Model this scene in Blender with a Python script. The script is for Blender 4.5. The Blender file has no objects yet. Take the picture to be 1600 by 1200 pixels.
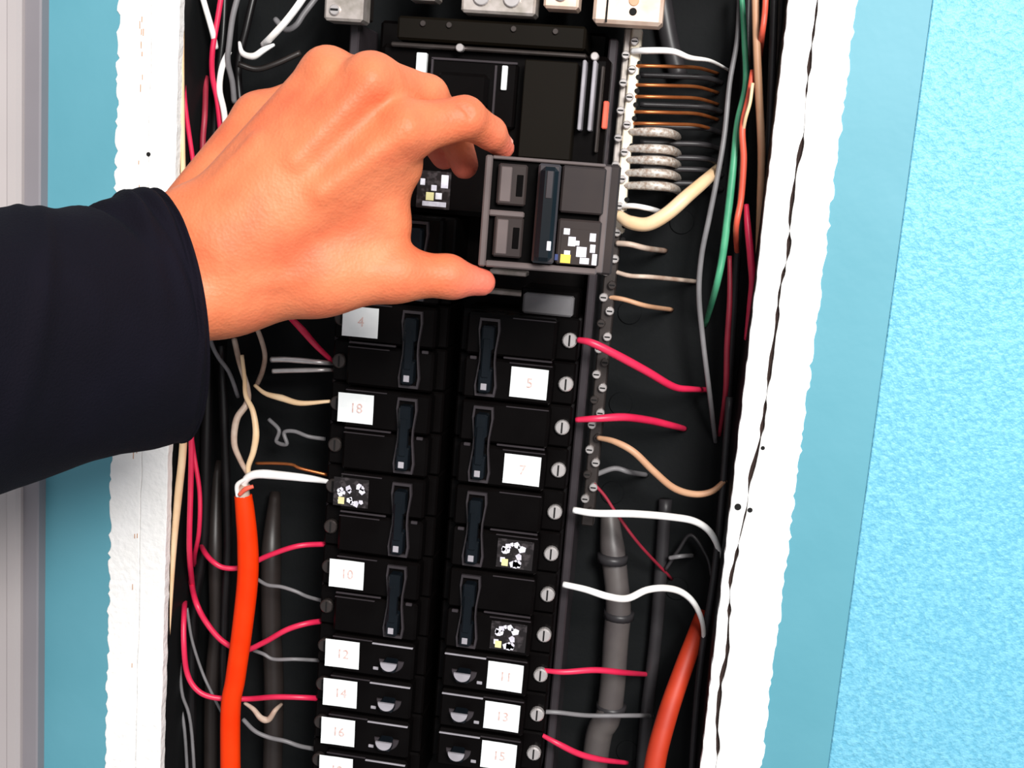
import bpy, bmesh, math, random
import numpy as np
from mathutils import Vector, Matrix
random.seed(7)
MM = 0.001
SC = bpy.context.scene
COL = SC.collection

# ------------------------------------------------------------------ camera
F = 1800.0
D = np.array([-793., 10060., F]); R = np.array([12800., -(-793. * 12800. - F * F) / 10060., -F])
D /= np.linalg.norm(D); R /= np.linalg.norm(R)
R -= D * (R @ D); R /= np.linalg.norm(R)
N = np.cross(R, D)
M = np.array([R, N, -D])                       # photo axes (right, down, ahead) -> room axes (x, y, z)
CAM = -692. * (M @ np.array([0, 0, 1.]))       # millimetres
cd = bpy.data.cameras.new('camera'); cam = bpy.data.objects.new('camera', cd); COL.objects.link(cam)
cd.sensor_width = 36; cd.lens = 36 * F / 1600; cd.clip_start = 0.01; cd.clip_end = 50
rx, dn, fw = M[:, 0], M[:, 1], M[:, 2]
cam.matrix_world = Matrix(((rx[0], -dn[0], -fw[0], CAM[0] * MM), (rx[1], -dn[1], -fw[1], CAM[1] * MM),
                           (rx[2], -dn[2], -fw[2], CAM[2] * MM), (0, 0, 0, 1)))
SC.camera = cam

def P(u, v, Y):
    """point (mm) at depth Y behind the wall face that shows at photo position u, v"""
    d = M @ np.array([u - 800., v - 600., F]); t = (Y - CAM[1]) / d[1]
    return CAM + d * t

# ------------------------------------------------------------------ light
w = bpy.data.worlds.new('world'); SC.world = w; w.use_nodes = True
w.node_tree.nodes['Background'].inputs[0].default_value = (0.93, 0.95, 1.0, 1)
w.node_tree.nodes['Background'].inputs[1].default_value = 0.36
def area(name, loc, target, size, power, col):
    l = bpy.data.lights.new(name, 'AREA'); l.shape = 'DISK'; l.size = size; l.energy = power; l.color = col
    o = bpy.data.objects.new(name, l); COL.objects.link(o); o.location = loc
    o.rotation_euler = (Vector(target) - Vector(loc)).to_track_quat('-Z', 'Y').to_euler(); return o
area('room_lamp', (0.56, -1.34, 0.62), (0, 0, 0), 0.42, 28.5, (1, 0.98, 0.95))
area('room_lamp', (0.34, -1.40, 0.95), (0, 0, 0), 0.4, 11, (1, 0.98, 0.95))
SC.view_settings.view_transform = 'Standard'; SC.view_settings.look = 'None'
SC.view_settings.exposure = 0.0; SC.view_settings.gamma = 1.0; SC.view_settings.use_curve_mapping = False

# ------------------------------------------------------------------ materials
def lin(c):
    r = []
    for x in c:
        x /= 255.; r.append(x / 12.92 if x <= 0.04045 else ((x + 0.055) / 1.055) ** 2.4)
    return (*r, 1)
def mat(name, c, rough=0.5, metal=0.0, c2=None, nscale=60, bump=0.0, bscale=300, spec=0.5, detail=3, coat=0, lo=.35, hi=.65):
    m = bpy.data.materials.new(name); m.use_nodes = True
    nt = m.node_tree; b = nt.nodes['Principled BSDF']
    b.inputs['Base Color'].default_value = lin(c); b.inputs['Roughness'].default_value = rough
    b.inputs['Metallic'].default_value = metal; b.inputs['Specular IOR Level'].default_value = spec
    b.inputs['Coat Weight'].default_value = coat
    tc = nt.nodes.new('ShaderNodeTexCoord')
    if c2 is None: c2 = tuple(min(255, x * 1.12 + 2) for x in c)
    n = nt.nodes.new('ShaderNodeTexNoise'); n.inputs['Scale'].default_value = nscale; n.inputs['Detail'].default_value = detail
    nt.links.new(tc.outputs['Object'], n.inputs['Vector'])
    r = nt.nodes.new('ShaderNodeValToRGB'); r.color_ramp.elements[0].color = lin(c); r.color_ramp.elements[1].color = lin(c2)
    r.color_ramp.elements[0].position = lo; r.color_ramp.elements[1].position = hi
    nt.links.new(n.outputs['Fac'], r.inputs[0]); nt.links.new(r.outputs[0], b.inputs['Base Color'])
    if bump:
        n2 = nt.nodes.new('ShaderNodeTexNoise'); n2.inputs['Scale'].default_value = bscale; n2.inputs['Detail'].default_value = 2
        nt.links.new(tc.outputs['Object'], n2.inputs['Vector'])
        bp = nt.nodes.new('ShaderNodeBump'); bp.inputs['Strength'].default_value = bump; bp.inputs['Distance'].default_value = 0.002
        nt.links.new(n2.outputs['Fac'], bp.inputs['Height']); nt.links.new(bp.outputs[0], b.inputs['Normal'])
    return m
MT = dict(
    teal=mat('old_teal_paint', (90, 156, 172), .55, c2=(95, 160, 176), nscale=14, bump=.1, bscale=90, detail=2),
    cyan=mat('textured_blue_paint', (102, 178, 206), .5, c2=(124, 196, 222), nscale=380, bump=.55, bscale=380, lo=.38, hi=.62),
    plaster=mat('bare_plaster', (250, 248, 245), .9, c2=(254, 252, 250), nscale=60, bump=.4, bscale=260),
    paper=mat('drywall_paper_edge', (190, 160, 140), .9, c2=(225, 200, 185), nscale=120),
    crackdk=mat('dark_crack', (40, 26, 22), .95, nscale=200),
    casing=mat('casing_paint', (176, 168, 168), .45, c2=(182, 174, 173), nscale=8),
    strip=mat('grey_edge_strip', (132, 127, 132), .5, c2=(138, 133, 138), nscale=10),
    box=mat('box_enamel', (22, 24, 25), .7, c2=(27, 28, 29), nscale=20, bump=.1, spec=.06),
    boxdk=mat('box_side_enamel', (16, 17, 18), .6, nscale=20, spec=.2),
    black=mat('breaker_black', (7, 5, 5), .34, c2=(10, 8, 8), nscale=40, spec=.07),
    blackm=mat('breaker_edge_highlight', (50, 45, 48), .3, nscale=40, spec=.4),  # black plastic lightened to paint in edge highlights; rails share it
    brown=mat('brown_plate', (13, 9, 4), .6, nscale=12, spec=.1),
    held=mat('held_breaker_lit_plastic', (46, 39, 39), .5, c2=(52, 44, 42), nscale=35, spec=.15),  # same plastic as the black breakers, its stronger light painted in as lighter tone
    heldb=mat('held_breaker_lit_bezel', (88, 78, 77), .45, nscale=35, spec=.25),  # bezel of that plastic, likewise lightened for the light on it
    heldd=mat('held_breaker_recess', (4, 3, 3), .6, nscale=35, spec=.03),
    handle=mat('toggle_black', (13, 18, 23), .35, nscale=40, spec=.16),
    grey=mat('grey_plastic', (150, 146, 152), .4, nscale=60),
    label=mat('label_paper', (236, 240, 240), .7, c2=(246, 248, 248), nscale=90),
    foil=mat('foil_print', (206, 202, 214), .35, c2=(240, 238, 246), nscale=200), dsteel2=mat('dark_sticker', (26, 21, 22), .35, c2=(60, 54, 56), nscale=260, lo=.5, hi=.62), pale=mat('pale_yellow_print', (214, 206, 150), .5),
    yellow=mat('yellow_print', (226, 190, 70), .6), inkr=mat('faded_ink', (212, 170, 160), .7, c2=(236, 214, 210), nscale=500),
    inkd=mat('dark_ink', (50, 36, 40), .7), blue=mat('blue_print', (30, 44, 92), .6),
    steel=mat('steel_screw', (196, 190, 188), .3, metal=.6, nscale=80), dsteel=mat('dull_steel', (60, 54, 52), .4, metal=.6, nscale=80),
    alu=mat('aluminium_bar', (232, 220, 196), .4, metal=.1, c2=(246, 238, 222), nscale=160),
    tanlug=mat('tan_metal', (216, 180, 158), .45, metal=.3, c2=(238, 214, 196), nscale=70),
    lug=mat('lug_metal', (168, 160, 150), .35, metal=.5, c2=(206, 196, 190), nscale=120),
    dark=mat('dark_hole', (5, 4, 4), .9), copper=mat('bare_copper', (176, 96, 50), .35, metal=.7, c2=(196, 120, 70), nscale=90),
    strand=mat('aluminium_strands', (170, 148, 132), .35, metal=.3, c2=(226, 220, 212), nscale=500),
    red=mat('red_insulation', (214, 34, 76), .4, c2=(228, 44, 84), nscale=60), dred=mat('dull_red_insulation', (142, 34, 52), .5, nscale=60),
    coral=mat('coral_insulation', (216, 88, 66), .45, nscale=60), white=mat('white_insulation', (240, 234, 228), .4, nscale=60),
    cream=mat('cream_insulation', (236, 196, 150), .45, c2=(246, 214, 174), nscale=60),
    tan=mat('tan_insulation', (196, 146, 112), .5, c2=(206, 160, 126), nscale=60),
    beige=mat('beige_wire', (170, 140, 122), .45, c2=(206, 186, 170), nscale=80),
    gwire=mat('grey_insulation', (112, 110, 112), .45, nscale=60), dwire=mat('dark_insulation', (44, 42, 44), .42, nscale=60, spec=.4),
    bwire=mat('black_insulation', (18, 16, 17), .35, nscale=60, spec=.4), green=mat('green_insulation', (64, 150, 112), .45, c2=(84, 172, 130), nscale=60),
    orange=mat('orange_jacket', (244, 52, 0), .6, spec=.15, c2=(244, 60, 6), nscale=40), rust=mat('dark_orange_jacket', (186, 50, 22), .55, c2=(200, 60, 28), nscale=40),
    conduit=mat('grey_cable_jacket', (80, 74, 74), .45, c2=(92, 86, 84), nscale=40),
    brcable=mat('brown_cable_jacket', (38, 32, 30), .45, nscale=40),
    nail=mat('fingernail', (236, 158, 138), .3, spec=.5),
)
def skin():
    m = mat('skin', (212, 112, 72), .55, c2=(228, 132, 90), nscale=22, spec=.35, lo=.3, hi=.7)
    nt = m.node_tree; b = nt.nodes['Principled BSDF']; tc = [n for n in nt.nodes if n.type == 'TEX_COORD'][0]
    base = b.inputs['Base Color'].links[0].from_socket
    n = nt.nodes.new('ShaderNodeTexNoise'); n.inputs['Scale'].default_value = 34; n.inputs['Detail'].default_value = 4
    nt.links.new(tc.outputs['Object'], n.inputs['Vector'])
    r = nt.nodes.new('ShaderNodeValToRGB'); r.color_ramp.elements[0].position = .45; r.color_ramp.elements[1].position = .85
    nt.links.new(n.outputs['Fac'], r.inputs[0])
    mx = nt.nodes.new('ShaderNodeMix'); mx.data_type = 'RGBA'; mx.inputs['B'].default_value = lin((206, 96, 64))
    nt.links.new(r.outputs[0], mx.inputs['Factor']); nt.links.new(base, mx.inputs['A'])
    # rosier towards finger and thumb tips (a per-vertex attribute of the skin itself)
    at = nt.nodes.new('ShaderNodeAttribute'); at.attribute_name = 'rosy'
    mx2 = nt.nodes.new('ShaderNodeMix'); mx2.data_type = 'RGBA'; mx2.inputs['B'].default_value = lin((220, 104, 92))
    nt.links.new(at.outputs['Fac'], mx2.inputs['Factor']); nt.links.new(mx.outputs['Result'], mx2.inputs['A'])
    nt.links.new(mx2.outputs['Result'], b.inputs['Base Color'])
    v = nt.nodes.new('ShaderNodeTexVoronoi'); v.inputs['Scale'].default_value = 620
    n3 = nt.nodes.new('ShaderNodeTexNoise'); n3.inputs['Scale'].default_value = 160; n3.inputs['Detail'].default_value = 5
    for q in (v, n3): nt.links.new(tc.outputs['Object'], q.inputs['Vector'])
    ad = nt.nodes.new('ShaderNodeMath'); ad.operation = 'MULTIPLY_ADD'; ad.inputs[1].default_value = .35
    nt.links.new(v.outputs['Distance'], ad.inputs[0]); nt.links.new(n3.outputs['Fac'], ad.inputs[2])
    bp = nt.nodes.new('ShaderNodeBump'); bp.inputs['Strength'].default_value = .35; bp.inputs['Distance'].default_value = .0012
    nt.links.new(ad.outputs[0], bp.inputs['Height']); nt.links.new(bp.outputs[0], b.inputs['Normal'])
    b.inputs['Subsurface Weight'].default_value = .12; b.inputs['Subsurface Radius'].default_value = (1, .35, .2)
    b.inputs['Subsurface Scale'].default_value = .004
    return m
MT['skin'] = skin()
MT['cloth'] = mat('navy_cloth', (12, 9, 18), .9, c2=(15, 12, 23), nscale=18, bump=.25, bscale=900, spec=.12)

# ------------------------------------------------------------------ geometry helpers (all in millimetres)
class MB:
    def __init__(s): s.v = []; s.f = []; s.m = []; s.mats = []
    def _mi(s, m):
        if m not in s.mats: s.mats.append(m)
        return s.mats.index(m)
    def add(s, vs, fs, m=None):
        b = len(s.v); s.v += [tuple(float(c) for c in p) for p in vs]; s.f += [tuple(i + b for i in f) for f in fs]
        s.m += [s._mi(m)] * len(fs) if m else [0] * len(fs); return s
    def box(s, x0, x1, y0, y1, z0, z1, c=0.0, m=None):
        """box, its front (low-y) edges chamfered by c"""
        if c <= 0:
            vs = [(x, y, z) for y in (y0, y1) for z in (z0, z1) for x in (x0, x1)]
            return s.add(vs, [(0, 1, 3, 2), (5, 4, 6, 7), (4, 5, 1, 0), (2, 3, 7, 6), (4, 0, 2, 6), (1, 5, 7, 3)], m)
        def oct_(y, i):
            return [(x0 + c, y, z0 + i), (x1 - c, y, z0 + i), (x1 - i, y, z0 + c), (x1 - i, y, z1 - c), (x1 - c, y, z1 - i), (x0 + c, y, z1 - i), (x0 + i, y, z1 - c), (x0 + i, y, z0 + c)]
        fr = [(x0 + c, y0, z0 + c), (x1 - c, y0, z0 + c), (x1 - c, y0, z1 - c), (x0 + c, y0, z1 - c)]
        vs = fr + oct_(y0 + c, 0) + oct_(y1, 0)
        F_ = [(0, 1, 2, 3), (0, 4, 5, 1), (1, 6, 7, 2), (2, 8, 9, 3), (3, 10, 11, 0), (1, 5, 6), (2, 7, 8), (3, 9, 10), (0, 11, 4)]
        for k in range(8): F_.append((4 + k, 12 + k, 12 + (k + 1) % 8, 4 + (k + 1) % 8))
        F_.append(tuple(range(19, 11, -1)))
        return s.add(vs, F_, m)
    def cyl(s, cx, cz, y0, y1, r, n=16, m=None, a0=0.0, a1=2 * math.pi, c=0.0):
        """disc or disc sector along y"""
        full = abs(a1 - a0 - 2 * math.pi) < 1e-6; k = n if full else n + 1
        ang = [a0 + (a1 - a0) * i / n for i in range(k)]
        vs = [(cx + (r - c) * math.cos(a), y0, cz + (r - c) * math.sin(a)) for a in ang]
        if c: vs += [(cx + r * math.cos(a), y0 + c, cz + r * math.sin(a)) for a in ang]
        vs += [(cx + r * math.cos(a), y1, cz + r * math.sin(a)) for a in ang]
        fs = [tuple(range(k))]; L = 3 if c else 2
        for l in range(L - 1):
            for i in range(k if full else k): fs.append((l * k + i, (l + 1) * k + i, (l + 1) * k + (i + 1) % k, l * k + (i + 1) % k))
        fs.append(tuple(range(L * k - 1, (L - 1) * k - 1, -1)))
        return s.add(vs, fs, m)
    def build(s, name, m=None, parent=None, loc=None, smooth=False):
        me = bpy.data.meshes.new(name); me.from_pydata([(a * MM, b * MM, c * MM) for a, b, c in s.v], [], s.f)
        for q in (s.mats if s.mats and s.mats[0] else [m]): me.materials.append(MT[q])
        if s.mats and s.mats[0]: me.polygons.foreach_set('material_index', s.m)
        bm = bmesh.new(); bm.from_mesh(me); bmesh.ops.recalc_face_normals(bm, faces=bm.faces); bm.to_mesh(me); bm.free()
        if smooth: me.polygons.foreach_set('use_smooth', [True] * len(me.polygons))
        me.update(); o = bpy.data.objects.new(name, me); COL.objects.link(o)
        if parent: o.parent = parent
        if loc is not None: o.location = Vector(loc) * MM
        return o
def tag(o, label=None, cat=None, group=None, kind=None):
    for k, v_ in (('label', label), ('category', cat), ('group', group), ('kind', kind)):
        if v_: o[k] = v_
    return o
def empty(name, loc=(0, 0, 0)):
    o = bpy.data.objects.new(name, None); COL.objects.link(o); o.location = Vector(loc) * MM; o.empty_display_size = .01; return o
def copy_tree(o, parent=None):
    c = o.copy(); COL.objects.link(c)
    if parent: c.parent = parent
    for ch in [q for q in bpy.data.objects if q.parent == o]: copy_tree(ch, c)
    return c
def smoothpath(pts, sub=8):
    pts = [np.array(p, float) for p in pts]
    if len(pts) == 2: return [pts[0] + (pts[1] - pts[0]) * i / sub for i in range(sub + 1)]
    q = [2 * pts[0] - pts[1]] + pts + [2 * pts[-1] - pts[-2]]; out = []
    for i in range(1, len(q) - 2):
        p0, p1, p2, p3 = q[i - 1:i + 3]
        for k in range(sub):
            t = k / sub
            out.append(.5 * ((2 * p1) + (-p0 + p2) * t + (2 * p0 - 5 * p1 + 4 * p2 - p3) * t * t + (-p0 + 3 * p1 - 3 * p2 + p3) * t ** 3))
    out.append(pts[-1]); return out
def tube(mb, path, r, n=8, m=None):
    """round wire along a smooth path (r a number or one per point)"""
    K = len(path); rr = [r] * K if np.isscalar(r) else list(np.interp(np.linspace(0, 1, K), np.linspace(0, 1, len(r)), r))
    vs = []; up = np.array([0, 1., 0])
    for i in range(K):
        t = path[min(i + 1, K - 1)] - path[max(i - 1, 0)]; t = t / (np.linalg.norm(t) + 1e-9)
        a = up - t * (up @ t)
        if np.linalg.norm(a) < 1e-3: a = np.array([1., 0, 0]) - t * t[0]
        a /= np.linalg.norm(a); b = np.cross(t, a); up = a
        for k in range(n):
            q = 2 * math.pi * k / n; vs.append(path[i] + (a * math.cos(q) + b * math.sin(q)) * rr[i])
    fs = [(i * n + k, i * n + (k + 1) % n, (i + 1) * n + (k + 1) % n, (i + 1) * n + k) for i in range(K - 1) for k in range(n)]
    fs += [tuple(range(n - 1, -1, -1)), tuple((K - 1) * n + k for k in range(n))]
    mb.add(vs, fs, m); return mb
def pxpath(pts):
    return [P(*p) for p in pts]
def wire(name, label, cat, color, r, pts, group=None, sub=7, n=8, parent=None, local=False):
    path = smoothpath([np.array(p, float) for p in pts] if local else pxpath(pts), sub)
    if parent is not None: return tube(MB(), path, r, n).build(name, color, parent, smooth=True)
    o0 = path[0]; o = tube(MB(), [p - o0 for p in path], r, n).build(name, color, None, o0, smooth=True)
    return tag(o, label, cat, group)
def textmesh(s, size, name, m, parent, loc, ext=0.02):
    cu = bpy.data.curves.new('t', 'FONT'); cu.body = s; cu.size = size * MM; cu.align_x = 'CENTER'; cu.align_y = 'CENTER'; cu.extrude = ext * MM
    t = bpy.data.objects.new('t', cu); COL.objects.link(t); bpy.context.view_layer.update()
    me = bpy.data.meshes.new_from_object(t.evaluated_get(bpy.context.evaluated_depsgraph_get())); bpy.data.objects.remove(t)
    me.materials.clear(); me.materials.append(MT[m]); me.name = name
    o = bpy.data.objects.new(name, me); COL.objects.link(o); o.parent = parent; o.rotation_euler = (math.pi / 2, 0, 0); o.location = Vector(loc) * MM; return o

# ------------------------------------------------------------------ the wall
XL, XR, ZT, ZB = -217., 136.5, 282., -400.     # clear opening of the box
def jag(a, amp, sd, per=3.1):
    r_ = random.Random(sd); n = 400; vals = [r_.uniform(-1, 1) for _ in range(n)]
    def f(z):
        t = (z + 700) / per; i = int(t) % (n - 1); k = t - int(t); k = k * k * (3 - 2 * k); return a + amp * (vals[i] * (1 - k) + vals[i + 1] * k)
    return f
def strip(fa, fb, z0, z1, y0, y1, step=2.5, mb=None, lift=0):
    """vertical band between two wandering edges, with thickness; the face has a shallow waviness"""
    mb = mb or MB(); n = int((z1 - z0) / step); vs = []; fs = []; rr = random.Random(5)
    for i in range(n + 1):
        z = z0 + (z1 - z0) * i / n; a, b = fa(z), fb(z); l = rr.uniform(-lift, lift)
        vs += [(a, y1, z), (a, y0 + .25, z), (a + .5, y0, z), ((a + b) / 2, y0 + l, z), (b - .5, y0, z), (b, y0 + .25, z), (b, y1, z)]
    for i in range(n):
        for k in range(6): fs.append((i * 7 + k, i * 7 + k + 1, i * 7 + k + 8, i * 7 + k + 7))
    for k in range(n): fs.append((k * 7 + 6, k * 7, k * 7 + 7, k * 7 + 13))
    fs += [tuple(range(6, -1, -1)), tuple(n * 7 + k for k in range(7))]
    return mb.add(vs, fs)
def rect_ring(x0, x1, z0, z1, X0, X1, Z0, Z1, y0, y1):
    mb = MB()
    for a in ((X0, x0, Z0, Z1), (x1, X1, Z0, Z1), (x0, x1, z1, Z1), (x0, x1, Z0, z0)): mb.box(a[0], a[1], y0, y1, a[2], a[3])
    return mb
OL, OR = -300., 212.                              # edges of the newer textured paint
wall = empty('wall_back'); wall['kind'] = 'structure'; wall['label'] = 'blue painted wall around the open electrical box'
mb = MB()
mb.box(OR, 1500, -1.3, 12, -1300, 1100, .5); mb.box(OL - 400, OR, -1.3, 12, ZT + 75, 1100, .5); mb.box(OL - 400, OR, -1.3, 12, -1300, ZB - 75, .5)
o = mb.build('textured_paint', 'cyan', wall); o['label'] = 'brighter pebbly light blue paint right of the box'
ea = jag(-255.5, 1.3, 1); eb = jag(172.5, 1.1, 2)
mb = strip(lambda z: OL - 8, lambda z: ea(z) + 1.2, ZB - 75, ZT + 75, -.2, 8)
strip(lambda z: eb(z) - 1.2, lambda z: OR + .4, ZB - 75, ZT + 75, -.2, 8, mb=mb)
mb.box(-256, 173, -.2, 8, ZT + 38, ZT + 75); mb.box(-256, 173, -.2, 8, ZB - 75, ZB - 38)
o = mb.build('old_paint_band', 'teal', wall); o['label'] = 'smooth darker teal paint band beside the bare plaster'
# bare plaster: an outer and an inner run each side with a wandering crack between
cl = jag(-234.5, .5, 11, 14); cr0 = jag(0, 2.2, 12, 22)
def crr(z):                                       # crack line of the right-hand plaster, wandering as in the photo
    zs = [-400, -226, -140, -83, -30, 0, 45, 105, 165, 229, 300]; xs = [146, 145, 143, 142, 148, 150.5, 150, 152, 152, 151.5, 151]
    return float(np.interp(z, zs, xs)) + cr0(z) * .6
gw = jag(.75, .75, 21, 6)
gap = lambda z: max(.12, gw(z))
mb = strip(ea, lambda z: cl(z) - .18, ZB - 30, ZT + 30, -.9, 6, lift=.12)
strip(lambda z: crr(z) + gap(z), eb, ZB - 30, ZT + 30, -.9, 6, mb=mb, lift=.12)
mb.box(-252, 170, -.9, 6, ZT + 10, ZT + 38); mb.box(-252, 170, -.9, 6, ZB - 38, ZB - 10)
mb.build('bare_plaster', 'plaster', wall)
ia = jag(XL + .2, .35, 31, 5); ib = jag(XR - .2, .35, 32, 5)
mb = strip(lambda z: cl(z) + .18, ia, ZB - 20, ZT + 20, -.7, 6, lift=.15)
strip(ib, lambda z: crr(z) - gap(z), ZB - 20, ZT + 20, -.7, 6, mb=mb, lift=.15)
mb.build('inner_plaster_lip', 'plaster', wall)
mb = MB(); mb.box(-250, XL - 1.6, 1.6, 7, ZB - 20, ZT + 20); mb.build('drywall_paper', 'paper', wall)
mb = MB(); mb.box(XR + 1.6, 168, 2.2, 7, ZB - 20, ZT + 20); o = mb.build('crack_shade', 'crackdk', wall); o['label'] = 'dark depth of the long crack in the right-hand plaster'  # dark sheet painted in for the shade down the crack
# nail holes and flecks in the plaster
for (u, v, r) in ((1153, 792, 2.0), (1172, 797, 1.5), (232, 241, 1.3), (1192, 700, 1.2)):
    p = P(u, v, -1); q = MB().cyl(0, 0, -.4, .6, r, 12, m=None, c=.1).build('nail_hole', 'dark', wall, p)
rr = random.Random(9)
mb = MB()
for k in range(26):
    v = rr.uniform(20, 1180); u = (215 if v > 500 else 222) + rr.uniform(-4, 4) - v * .005
    p = P(u, v, -.9); mb.box(p[0] - .25, p[0] + .3, -1.05, -.7, p[2] - rr.uniform(.4, 3), p[2] + rr.uniform(.4, 3), 0)
o = mb.build('rust_fleck', 'tan', wall); o['kind'] = 'stuff'
# door casing at far left
prof = [(-311, -2), (-311, -12), (-313, -15), (-318, -16), (-319, -15), (-326, -17), (-372, -19), (-380, -19), (-380, 6), (-311, 6)]
vs = [(x, y, z) for z in (-1300, 1100) for x, y in prof]; n = len(prof)
mb = MB().add(vs, [(k, (k + 1) % n, n + (k + 1) % n, n + k) for k in range(n)] + [tuple(range(n)), tuple(range(2 * n - 1, n - 1, -1))])
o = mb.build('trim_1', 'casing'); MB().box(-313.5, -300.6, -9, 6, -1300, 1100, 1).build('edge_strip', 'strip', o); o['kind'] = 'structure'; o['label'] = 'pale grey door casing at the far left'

# ------------------------------------------------------------------ the enclosure
enc = empty('panel_enclosure', (0, 90, ZB))
tag(enc, 'dark open metal electrical box sunk in the blue wall', 'electrical box')
def epart(mb, name, m, **k): 
    for i, v in enumerate(mb.v): mb.v[i] = (v[0], v[1] - 90, v[2] - ZB)
    return mb.build(name, m, enc, **k)
epart(MB().box(XL - 1.5, XR + 1.5, 90, 91.5, ZB, ZT), 'back_plate', 'box')
epart(MB().box(XL - 1.5, XL, 6.2, 90, ZB, ZT), 'side_panel', 'boxdk'); epart(MB().box(XR, XR + 1.5, 6.2, 90, ZB, ZT), 'side_panel', 'boxdk')
epart(MB().box(XL, XR, 1, 90, ZT - 1.5, ZT), 'end_panel', 'boxdk'); epart(MB().box(XL, XR, 1, 90, ZB, ZB + 1.5), 'end_panel', 'boxdk')
epart(MB().box(-112, 34, 66, 84, -300, 214, 2), 'busbar_base', 'black')
for x0, x1 in ((-124, -118), (36.5, 42)): epart(MB().box(x0, x1, 40, 84, -300, 208, 1), 'mounting_rail', 'blackm')
for k in range(4):                                # bare bus stabs showing in the empty slot
    z = 47 + k * 13; epart(MB().box(-28, -4, 54, 66, z, z + 3.2, .6), 'bus_stab', 'lug')
rr = random.Random(4)
for k in range(8):
    p = (random.choice((62, 70, 90, 112)), 89.4, -270 + k * 62)
    q = MB().cyl(p[0], p[2], 88.8, 90, 8, 20, c=.5); epart(q, 'knockout', 'box')

# ------------------------------------------------------------------ breakers
PITCH = 27.2; W = 74.
GZ = lambda k: -177 + PITCH * k
def sx(mb, s):
    if s < 0:
        mb.v = [(-x, y, z) for x, y, z in mb.v]; mb.f = [tuple(reversed(f)) for f in mb.f]
    return mb
def make_breaker(poles, s, side):
    """origin at the terminal end, low corner; x runs inward (mirrored for the left-hand column)"""
    h = poles * PITCH; e = empty('double_breaker' if poles == 2 else 'single_breaker')
    def B(mb, name, m, parent=None, **k): return sx(mb, s).build(name, m, parent or e, **k)
    mb = MB()
    for p in range(poles): mb.box(.3, W - .4, 22, 66, p * PITCH + .35, (p + 1) * PITCH - .35, 1.2)
    body = B(mb, 'body', 'black')
    for p in range(poles):
        z = p * PITCH
        f = B(MB().box(13, W - 6, 10, 24, z + .8, z + PITCH - .8, 1.6), 'face_plate', 'black')
        r = MB().box(13.5, 40, 9.2, 10.4, z + PITCH - 2.6, z + PITCH - 1.9, .25); B(r, 'edge_ridge', 'blackm', f)
        t = MB().cyl(5.5, z + PITCH / 2, 18, 24, 4.6, 16, c=.8); t = B(t, 'terminal_screw', 'steel' if side == 'R' else 'dsteel')
        B(MB().box(5.0, 6.0, 17.7, 18.2, z + PITCH / 2 - 3.4, z + PITCH / 2 + 3.4), 'screw_slot', 'dark', t)
    if poles == 2:
        # raised frame round the tied handles, waisted handle tie inside it
        c = 53.5
        fr = MB()
        prof_o = [(-6.2, 3), (6.2, 3), (7.0, 9), (5.2, 24), (5.2, 31), (6.8, 44), (6.2, 51), (-6.2, 51), (-6.8, 44), (-5.2, 31), (-5.2, 24), (-7.0, 9)]
        prof_i = [(x * .80, 27 + (z - 27) * .93) for x, z in prof_o]; k = 12
        vs = [(c + x, 10, z) for x, z in prof_o] + [(c + x * .97, 7.6, z) for x, z in prof_o] + [(c + x, 7.6, z) for x, z in prof_i] + [(c + x, 10, z) for x, z in prof_i]
        fs = [(l * k + i, l * k + (i + 1) % k, (l + 1) * k + (i + 1) % k, (l + 1) * k + i) for l in range(3) for i in range(k)]
        B(fr.add(vs, fs), 'handle_frame', 'blackm')
        hd = MB()
        for z0 in (6, 32): hd.box(c - 3.8, c + 3.8, 1.5, 10, z0, z0 + 15, 1.2)
        hd.box(c - 2.8, c + 2.8, .6, 6, 15, 40, 1.2)
        hd = B(hd, 'handle', 'handle')
        B(MB().box(c - 1.8, c + 1.8, 1.1, 1.8, 8, 12, .2), 'handle_mark', 'grey', hd)
        B(MB().box(c + 6.8, c + 11, 8.8, 10.4, 25, 27, .4), 'side_rib', 'blackm')
        B(MB().box(14, 44, 8.9, 10.2, 27.2, 28.4, .4), 'seam_rib', 'blackm')
    else:
        c = 53.5
        B(MB().cyl(c, 14, 8.6, 10.4, 8.2, 24, a0=math.pi, a1=2 * math.pi, c=.5), 'handle_frame', 'blackm')
        hd = B(MB().box(c - 4.5, c + 4.5, 1.5, 10, 8.5, 15.5, 1.2), 'handle', 'handle')
        B(MB().cyl(c, 15.2, .7, 2.4, 5.4, 14, a0=math.pi, a1=2 * math.pi, c=.3), 'handle_highlight', 'grey', hd)  # pale crescent painted in for the highlight at the toggle recess
        B(MB().box(40, W - 7, 8.8, 10.4, 23.4, 24.4, .3), 'seam_rib', 'grey')
        B(MB().box(c - 12, c - 8.5, 9.3, 10.3, 6, 8, .3), 'pole_mark', 'grey')
    return e
def place_breaker(e, side, zlow):
    e.location = Vector(((36. if side == 'R' else -119.), 0, zlow)) * MM
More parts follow.
